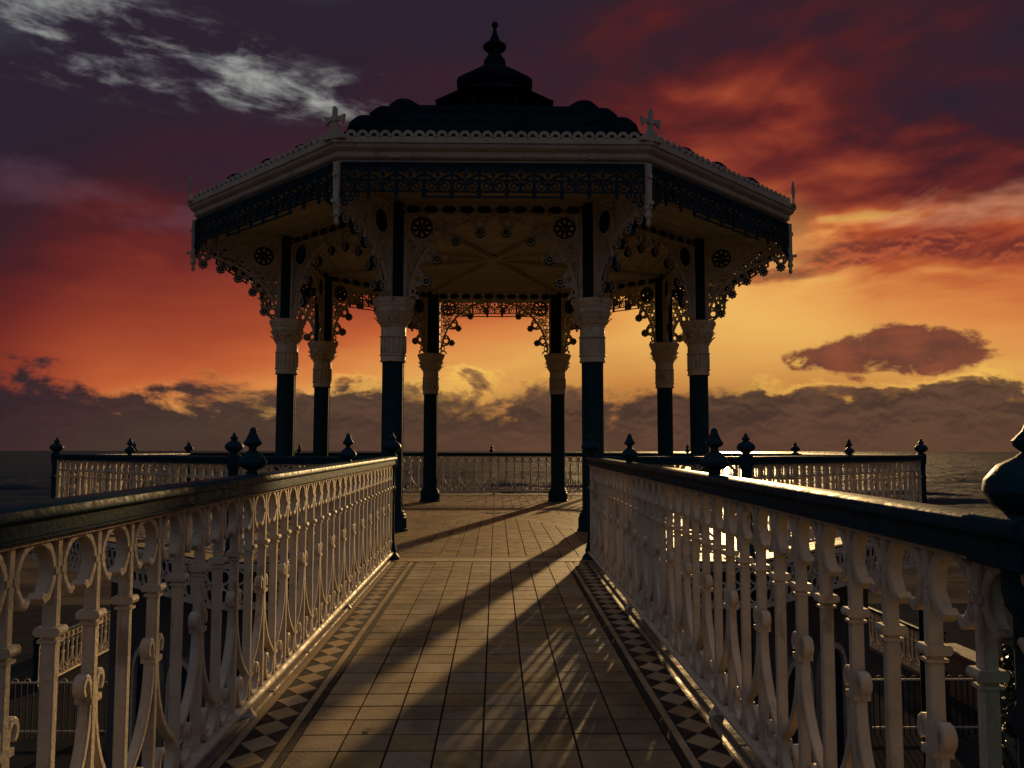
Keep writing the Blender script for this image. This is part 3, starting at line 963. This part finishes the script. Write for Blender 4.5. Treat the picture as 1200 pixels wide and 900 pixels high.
# ceiling: boards parallel to each side, ribs along the corners
aa = [.3+.3*i for i in range(17)]
for i in range(len(aa)-1):
    a0, a1 = aa[i]+.009, aa[i+1]-.009
    a1 = min(a1, 5.08)
    mb = MB()
    z = 4.985
    k0, k1 = a0*T8-.002, a1*T8-.002
    vs = [(-k0, -a0, z), (k0, -a0, z), (k1, -a1, z), (-k1, -a1, z)]
    mb.add(vs + [(p[0], p[1], z+.025) for p in vs], [(0,1,2,3), (7,6,5,4), (0,4,5,1), (1,5,6,2), (2,6,7,3), (3,7,4,0)])
    me = mb.mesh('ceiling_board', 'board')
    for k in range(8):
        place('ceiling_board', me, band, (0, 0, 0), R(45*k))
rib = MB(); rib.cbox(.0, RE-.16-.1, -.045, .045, -.07, .0, .008)
rib.box(.0, RE-.3, -.075, .075, -.03, -.001)
rib = rib.mesh('ceiling_rib', 'board')
for k in range(8):
    g = R(22.5+45*k)
    o = place('ceiling_rib', rib, band, (.1*math.sin(g), -.1*math.cos(g), 4.983), g-PI/2)
mb = MB(); mb.lathe([(.05, 4.84), (.1, 4.86), (.13, 4.9), (.2, 4.93), (.22, 4.97), (.2, 4.99)], 16); mb.build('ceiling_boss', 'board', band, 40)
# purlin beams on the column line
bm_ = MB(); bm_.cbox(-AC*T8+.1, AC*T8-.1, -.07, .07, 4.905, 4.98, .006) if False else bm_.box(-AC*T8+.1, AC*T8-.1, -.075, .075, 4.956, 4.984)
bmm = bm_.mesh('beam', 'board')
for k in range(8):
    g = R(45*k); place('beam', bmm, band, ((AC-.09)*math.sin(g), -(AC-.09)*math.cos(g), .002), g, (.93, 1, 1))

# cornice with gutter mouldings
mb = MB()
mb.octo([(5.06, 4.99), (5.06, 5.10), (5.09, 5.105), (5.09, 5.125), (5.07, 5.13), (5.07, 5.16), (5.11, 5.175), (5.13, 5.20), (5.13, 5.26), (5.16, 5.275), (5.19, 5.30), (5.20, 5.325), (5.2, 5.35),
         (5.225, 5.355), (5.225, 5.40), (5.06, 5.40), (5.0, 5.36), (5.0, 5.02)], True)
mb.build('cornice', 'cornice', band)
# short gutter sleeves at the joints of the cornice
sl = MB(); sl.extrude_x([(-5.134, 5.18), (-5.134, 5.262), (-5.194, 5.30), (-5.206, 5.325), (-5.206, 5.352), (-5.231, 5.354), (-5.231, 5.404), (-5.1, 5.404), (-5.1, 5.18)], -.05, .05)
sl = sl.mesh('gutter_sleeve', 'cornice')
for k in range(8):
    for u in (-1.35, 0., 1.35):
        g = R(45*k)
        place('gutter_sleeve', sl, band, (u*math.cos(g), u*math.sin(g), 0), g)
# cresting
ncr = 28
cw = 2*5.2*T8/ncr
cr = MB()
cr.box(-cw/2+.001, cw/2-.001, -.02, .02, 5.402, 5.425)
pts = [(-cw/2*.94, 5.43)] + [(cw*.47*math.cos(R(a)), 5.455+cw*.47*math.sin(R(a))) for a in range(180, -1, -20)] + [(cw/2*.94, 5.43)]
cr.ribbon([(cw*.355*math.cos(R(a)), 5.455+cw*.36*math.sin(R(a))) for a in range(200, -21, -20)], cw*.27, .03, 0, False, 0)
cr.ribbon([(-cw*.42, 5.432), (cw*.42, 5.432)], .022, .03, 0, False, 0)
cr = cr.mesh('cresting_scallop', 'cornice')
drop = MB()
drop.box(-.038, .038, -.038, .038, 4.52, 5.11)
drop.lathe([(.056, 4.52), (.056, 4.49), (.042, 4.47), (.038, 4.42), (.05, 4.40), (.05, 4.37), (.03, 4.35), (.025, 4.31), (.036, 4.29), (.03, 4.26), (.006, 4.235)], 8, rot=R(22.5))
drop = drop.mesh('corner_drop', 'cornice')
cross = MB()
prof = [(-.17, 5.42), (.17, 5.42), (.15, 5.46), (.09, 5.51), (.045, 5.57), (.035, 5.66), (.09, 5.645), (.135, 5.60), (.15, 5.68), (.16, 5.735), (.1, 5.715), (.03, 5.71), (.032, 5.78), (.028, 5.84), (0, 5.865),
        (-.028, 5.84), (-.032, 5.78), (-.03, 5.71), (-.1, 5.715), (-.16, 5.735), (-.15, 5.68), (-.135, 5.60), (-.09, 5.645), (-.035, 5.66), (-.045, 5.57), (-.09, 5.51), (-.15, 5.46)]
cross.poly(prof, .04); cross.disc(0, 5.685, .045, .06, 0, 10); cross.box(-.17, .17, -.04, .04, 5.402, 5.43)
cross = cross.mesh('corner_cross', 'cornice')
# valance unit
nvl = 11
LV = 2*5.12*T8 - .11
vw = LV/nvl
def valance_mesh():
    mb = MB(); d = .022; h = vw/2
    for s in (-1, 1):
        mb.ribbon(scroll(s*h*.46, 5.02, .055, PI/2, -s*1.35, 14, .72), .019, d, 0, False, 0)
        mb.ribbon(smooth_pts([(s*h*.46, 5.075), (s*h*.8, 5.05), (s*h*.93, 4.97), (s*h*.55, 4.91), (s*h*.1, 4.88)], 3), .02, d, 0, False, 0)
        mb.ribbon(smooth_pts([(0, 4.80), (s*h*.22, 4.87), (s*h*.55, 4.93), (s*h*.95, 4.93)], 3), .018, d, 0, False, 0)
        mb.ribbon(smooth_pts([(0, 4.79), (s*h*.35, 4.83), (s*h*.7, 4.87), (s*h*.97, 4.86)], 3), .018, d, 0, False, 0)
        mb.ring(s*h*.48, 4.79, h*.46, .02, d, 0, 12)
        mb.ring(s*h*.48, 4.79, h*.22, .018, d, 0, 8)
        mb.ribbon([(s*h*.975, 4.70), (s*h*.975, 5.085)], .016, d, 0, False, 0)
        mb.disc(s*h*.2, 5.03, .022, d, 0, 6)
    mb.ribbon([(0, 4.72), (0, 5.085)], .014, d, 0, False, 0)
    mb.disc(0, 4.95, .03, d*1.2, 0, 8)
    mb.ribbon([(-h, 5.086), (h, 5.086)], .024, d*1.2, 0, False, 0)
    mb.ribbon([(-h, 4.712), (h, 4.712)], .018, d, 0, False, 0)
    mb.disc(-h, 4.68, .034, d, 0, 8); mb.ribbon([(-h, 4.71), (-h, 4.635)], .018, d, 0, False, 0); mb.disc(-h, 4.63, .02, d, 0, 6)
    return mb.mesh('valance_panel', 'teal_matt')
vm = valance_mesh()
vf = MB(); vf.box(-LV/2, LV/2, -.018, .018, 5.095, 5.112)
# stepped lace corners of the valance
for s in (-1, 1):
    for i, (du, zz) in enumerate(((.03, 4.52), (.11, 4.58), (.19, 4.64))):
        vf.ring(s*(LV/2-du-.02), zz+.03, .036, .022, .022, 0, 8)
        vf.ribbon([(s*(LV/2-du-.02), zz+.07), (s*(LV/2-du-.02), 4.71)], .03, .022, 0, False, 0)
vf = vf.mesh('valance', 'teal_matt')
rod = MB(); rod.box(-.98, .98, -.012, .012, 4.628, 4.65)
rod = rod.mesh('tie_rod', 'teal_matt')
for k in range(8):
    g = R(45*k)
    loc = (5.12*math.sin(g), -5.12*math.cos(g), 0)
    v_ = place('valance', vf, band, loc, g)
    for i in range(nvl): place('valance_panel', vm, v_, (-LV/2+(i+.5)*vw, 0, 0))
    place('tie_rod', rod, v_, (0, 0, -.0))
    cp = place('cresting', MB().box(-2.13, 2.13, -.012, .012, 5.3995, 5.404).mesh('cresting', 'cornice'), band, (5.2*math.sin(g), -5.2*math.cos(g), 0), g)
    for i in range(ncr):
        u = -5.2*T8 + (i+.5)*cw
        if abs(u) > 5.2*T8-.16: continue
        place('cresting_scallop', cr, cp, (u, 0, 0))
    g2 = R(22.5+45*k)
    re = 5.12/math.cos(R(22.5))
    place('corner_drop', drop, band, (re*math.sin(g2), -re*math.cos(g2), 0), g2)
    re = 5.19/math.cos(R(22.5))
    place('corner_cross', cross, band, (re*math.sin(g2), -re*math.cos(g2), 0), g2)

# roof: convex tiers rising to the lantern
prof = [(5.0, 5.38), (4.80, 5.50), (4.70, 5.58)]
def tier(a0, z0, a1, z1, n=7):
    return [(a0+(a1-a0)*(1-math.cos(R(90*i/n))), z0+(z1-z0)*math.sin(R(90*i/n))) for i in range(n+1)]
prof += smooth_pts([(4.67, 5.60), (4.665, 5.72), (4.58, 5.84), (4.42, 5.925), (4.16, 6.02)], 3) + smooth_pts([(4.13, 5.99), (4.12, 6.09), (4.04, 6.20), (3.88, 6.295), (3.64, 6.385)], 3)
prof += smooth_pts([(3.61, 6.36), (3.60, 6.46), (3.52, 6.57), (3.38, 6.655), (3.18, 6.725)], 3)
prof += [(2.9, 6.74), (2.5, 6.87), (2.0, 7.07), (1.5, 7.30), (1.05, 7.5)]
mb = MB(); mb.octo(prof)
roof = mb.build('roof', 'roof', band)
# raised hips
for k in range(8):
    g = R(22.5+45*k)
    mb = MB()
    for i in range(len(prof)-1):
        (a0, z0), (a1, z1) = prof[i], prof[i+1]
        q0, q1 = a0/math.cos(R(22.5)), a1/math.cos(R(22.5))
        tx, ty = math.cos(g)*.10, math.sin(g)*.10
        sx, sy = math.sin(g), -math.cos(g)
        vs = []
        for q, z in ((q0, z0), (q1, z1)):
            vs += [(q*sx-tx, q*sy-ty, z-.02), (q*sx-tx, q*sy-ty, z+.015), (q*sx, q*sy, z+.085), (q*sx+tx, q*sy+ty, z+.015), (q*sx+tx, q*sy+ty, z-.02)]
        mb.add(vs, [(i_, i_+1, i_+6, i_+5) for i_ in range(4)])
    mb.build('hip_roll', 'roof', roof)
lobe = MB(); lobe.lathe([(.02, -.30), (.15, -.26), (.25, -.16), (.30, 0), (.25, .16), (.15, .26), (.02, .30)], 14)
lobe = lobe.mesh('hip_lobe', 'roof', 60)
for k in range(8):
    g = R(22.5+45*k)
    for a_, z_ in ((4.46, 5.74), (3.95, 6.09), (3.43, 6.43)):
        q = a_/math.cos(R(22.5))
        o = place('hip_lobe', lobe, roof, (q*math.sin(g), -q*math.cos(g), z_), g, (1.0, .95, .95))
lan = MB()
lan.octo([(.93, 7.42), (.93, 7.62), (.97, 7.63), (.97, 7.66), (.9, 7.665)])
lan = lan.build('lantern', 'roof', roof)
for k in range(8):
    g = R(22.5+45*k); q = .93/math.cos(R(22.5))
    mb = MB(); mb.box(-.045, .045, -.045, .045, 7.6, 7.97)
    mb.build('lantern_post', 'roof', roof, loc=(q*math.sin(g), -q*math.cos(g), 0), rz=g)
    g = R(45*k)
    mb = MB()
    for z in (7.72, 7.80, 7.88):
        mb.add([(-.36, -.95, z-.03), (.36, -.95, z-.03), (.36, -.88, z+.03), (-.36, -.88, z+.03), (-.36, -.95, z-.042), (.36, -.95, z-.042), (.36, -.88, z+.018), (-.36, -.88, z+.018)],
               [(0,1,2,3), (7,6,5,4), (0,4,5,1), (1,5,6,2), (2,6,7,3), (3,7,4,0)])
    mb.build('louvre', 'roof', roof, rz=g)
mb = MB(); mb.octo([(.85, 7.95), (1.13, 7.95), (1.15, 7.965), (1.15, 7.985), (1.12, 8.0), (.70, 8.22), (.66, 8.25), (.68, 8.28), (.725, 8.33), (.748, 8.40), (.745, 8.46), (.715, 8.53), (.62, 8.60), (.335, 8.79), (.2, 8.85), (.05, 8.86)])
mb.build('lantern_dome', 'roof', roof)
mb = MB(); mb.lathe([(.2, 8.85), (.2, 8.89), (.215, 8.93), (.225, 8.97), (.205, 9.02), (.16, 9.07), (.14, 9.12), (.1, 9.15), (.1, 9.17), (.16, 9.20), (.22, 9.25), (.24, 9.29), (.225, 9.32), (.15, 9.37), (.11, 9.42),
          (.065, 9.52), (.04, 9.62), (.03, 9.69), (.045, 9.70), (.062, 9.73), (.065, 9.76), (.05, 9.80), (.02, 9.82)], 20)
mb.build('roof_finial', 'roof', roof, 40)

# ------------------------------------------------------------------ things below, seen through the railings
for s in (-1, 1):
    e = railing('promenade_railing', (s*10.4, 3.4, 0), PI/2, 10.5, z=ZG, n=47, lyre_even=1, posts=[('post', 0.), ('post', 10.5)])
    tag(e, 'cream railing down on the lower promenade ' + (SUNNY if s < 0 else SHADY), 'railing', 'lower promenade railings')
    # thin iron fence running out from the basement
    f = empty('iron_fence', (s*6.6, .2, ZG))
    sgn = s
    mb = MB()
    for z in (.12, 1.02): mb.box(min(0, sgn*7.6), max(0, sgn*7.6), -.012, .012, z, z+.03)
    mb.build('fence_rail', 'cream', f)
    bar = MB(); bar.box(-.009, .009, -.009, .009, .0, 1.02); bar = bar.mesh('fence_bar', 'iron')
    hoop = MB(); hoop.ribbon([(.056*math.cos(R(a)), 1.05+.06*math.sin(R(a))) for a in range(0, 181, 20)], .012, .012, 0, False, 0); hoop = hoop.mesh('fence_hoop', 'cream')
    for i in range(66):
        place('fence_bar', bar, f, (sgn*(.06+i*.115), 0, 0))
        if i % 2: place('fence_hoop', hoop, f, (sgn*(.06+i*.115), 0, 0))
    tag(f, 'thin black bar fence at the basement ' + (SUNNY if s < 0 else SHADY), 'fence', 'basement fences')
mb = MB(); mb.box(10.2, 10.6, -6., 3.25, ZG, ZG+.95); mb.box(10.14, 10.66, -6.05, 3.27, ZG+.951, ZG+1.03)
tag(mb.build('parapet_wall', 'kerb'), 'low stone parapet wall leading to the lower promenade railing', 'wall')
bn_ = empty('litter_bin', (9.2, 1.4, ZG))
mb = MB(); mb.lathe([(.25, 0), (.25, .05), (.23, .07), (.23, .62), (.25, .64), (.25, .68)], 16); mb.build('body', 'iron', bn_, 40)
mb = MB(); mb.lathe([(.245, .70), (.25, .84), (.22, .93), (.15, .99), (.03, 1.01)], 16); mb.build('hood', 'iron', bn_, 40)
tag(bn_, 'black domed litter bin behind the thin iron fence', 'bin')

def shrub(name, loc, h, w, n, label, blade=False):
    e = empty(name, loc)
    mb = MB()
    rnd = random.Random(n)
    if blade:
        for i in range(n):
            a = rnd.uniform(0, 2*PI); ln = h*rnd.uniform(.6, 1.1); lean = rnd.uniform(.1, .95); ww = w*rnd.uniform(.7, 1.2)
            ca, sa = math.cos(a), math.sin(a)
            vs = []; K = 6
            for q in range(K+1):
                s = q/K; rr = ln*lean*s**1.2; z = ln*(s*(1-.35*lean*s))
                k_ = ww*(1-s)**.7*(.6+.8*min(1, s*3)) + .002
                vs += [(rr*ca-k_*sa, rr*sa+k_*ca, z), (rr*ca, rr*sa, z-k_*.5), (rr*ca+k_*sa, rr*sa-k_*ca, z)]
            fs = []
            for q in range(K):
                for j in (0, 1): fs.append((q*3+j, q*3+j+1, q*3+j+4, q*3+j+3))
            mb.add(vs, fs)
        mb.build('leaves', 'leaf', e)
        mb = MB(); mb.lathe([(.06, 0), (.05, .1), (.03, .25)], 8); mb.build('stem', 'stem', e)
    else:
        for i in range(n):
            a = rnd.uniform(0, 2*PI); s = rnd.random()**.5; z = h*rnd.uniform(.12, 1)
            prof_ = w*(1-abs(z/h-.5)**2*2.2)*(.8+.3*math.sin(z*5+a*2))
            x, y = s*prof_*math.cos(a), s*prof_*math.sin(a)
            q = rnd.uniform(.05, .1); b1 = Vector((rnd.gauss(0, 1), rnd.gauss(0, 1), rnd.gauss(0, 1))).normalized(); b2 = b1.orthogonal().normalized()
            c = Vector((x, y, z))
            mb.add([c-b1*q, c+b2*q*.4, c+b1*q, c-b2*q*.4], [(0, 1, 2, 3)])
        mb.build('crown', 'leaf', e)
        mb = MB(); mb.lathe([(.06, 0), (.045, h*.4), (.02, h*.8)], 8)
        for i in range(6):
            a = i*1.1; mb.ribbon([(0, h*.25), (w*.5*math.cos(a), h*.6)], .025, .025, 0, False, 0)
        mb.build('trunk', 'stem', e)
    tag(e, label, 'plant')
shrub('shrub', (7.95, -3.4, ZG), 2.6, .42, 1500, 'tall dark narrow shrub below the footbridge beside the newel post')
shrub('spiky_plant', (5.75, -7.2, -2.6), .9, .035, 60, 'spiky long-leaved plant low beside the newel post', True)
# planter that carries the spiky plant
mb = MB(); mb.lathe([(.5, ZG), (.5, ZG+.1), (.42, ZG+.2), (.45, ZG+1.4), (.55, ZG+1.5), (.55, ZG+1.6), (.48, ZG+1.62), (.45, ZG+1.6)], 16, 5.75, -7.2)
tag(mb.build('planter', 'kerb', None, 40), 'stone planter holding the spiky plant', 'planter')
# a dry leaf on the bridge
mb = MB(); mb.add([(-.022, 0, .012), (-.005, .012, .015), (.022, .004, .013), (.004, -.011, .019), (0, 0, .0125)], [(0, 1, 4), (1, 2, 4), (2, 3, 4), (3, 0, 4)])
tag(mb.build('dry_leaf', 'dryleaf', None, loc=(-.515, -12.44, -.057)), 'small pale dry leaf lying on the footbridge tiles', 'leaf')
print('objects', len(bpy.data.objects), 'tris', sum(len(m_.polygons)*2 for m_ in bpy.data.meshes))
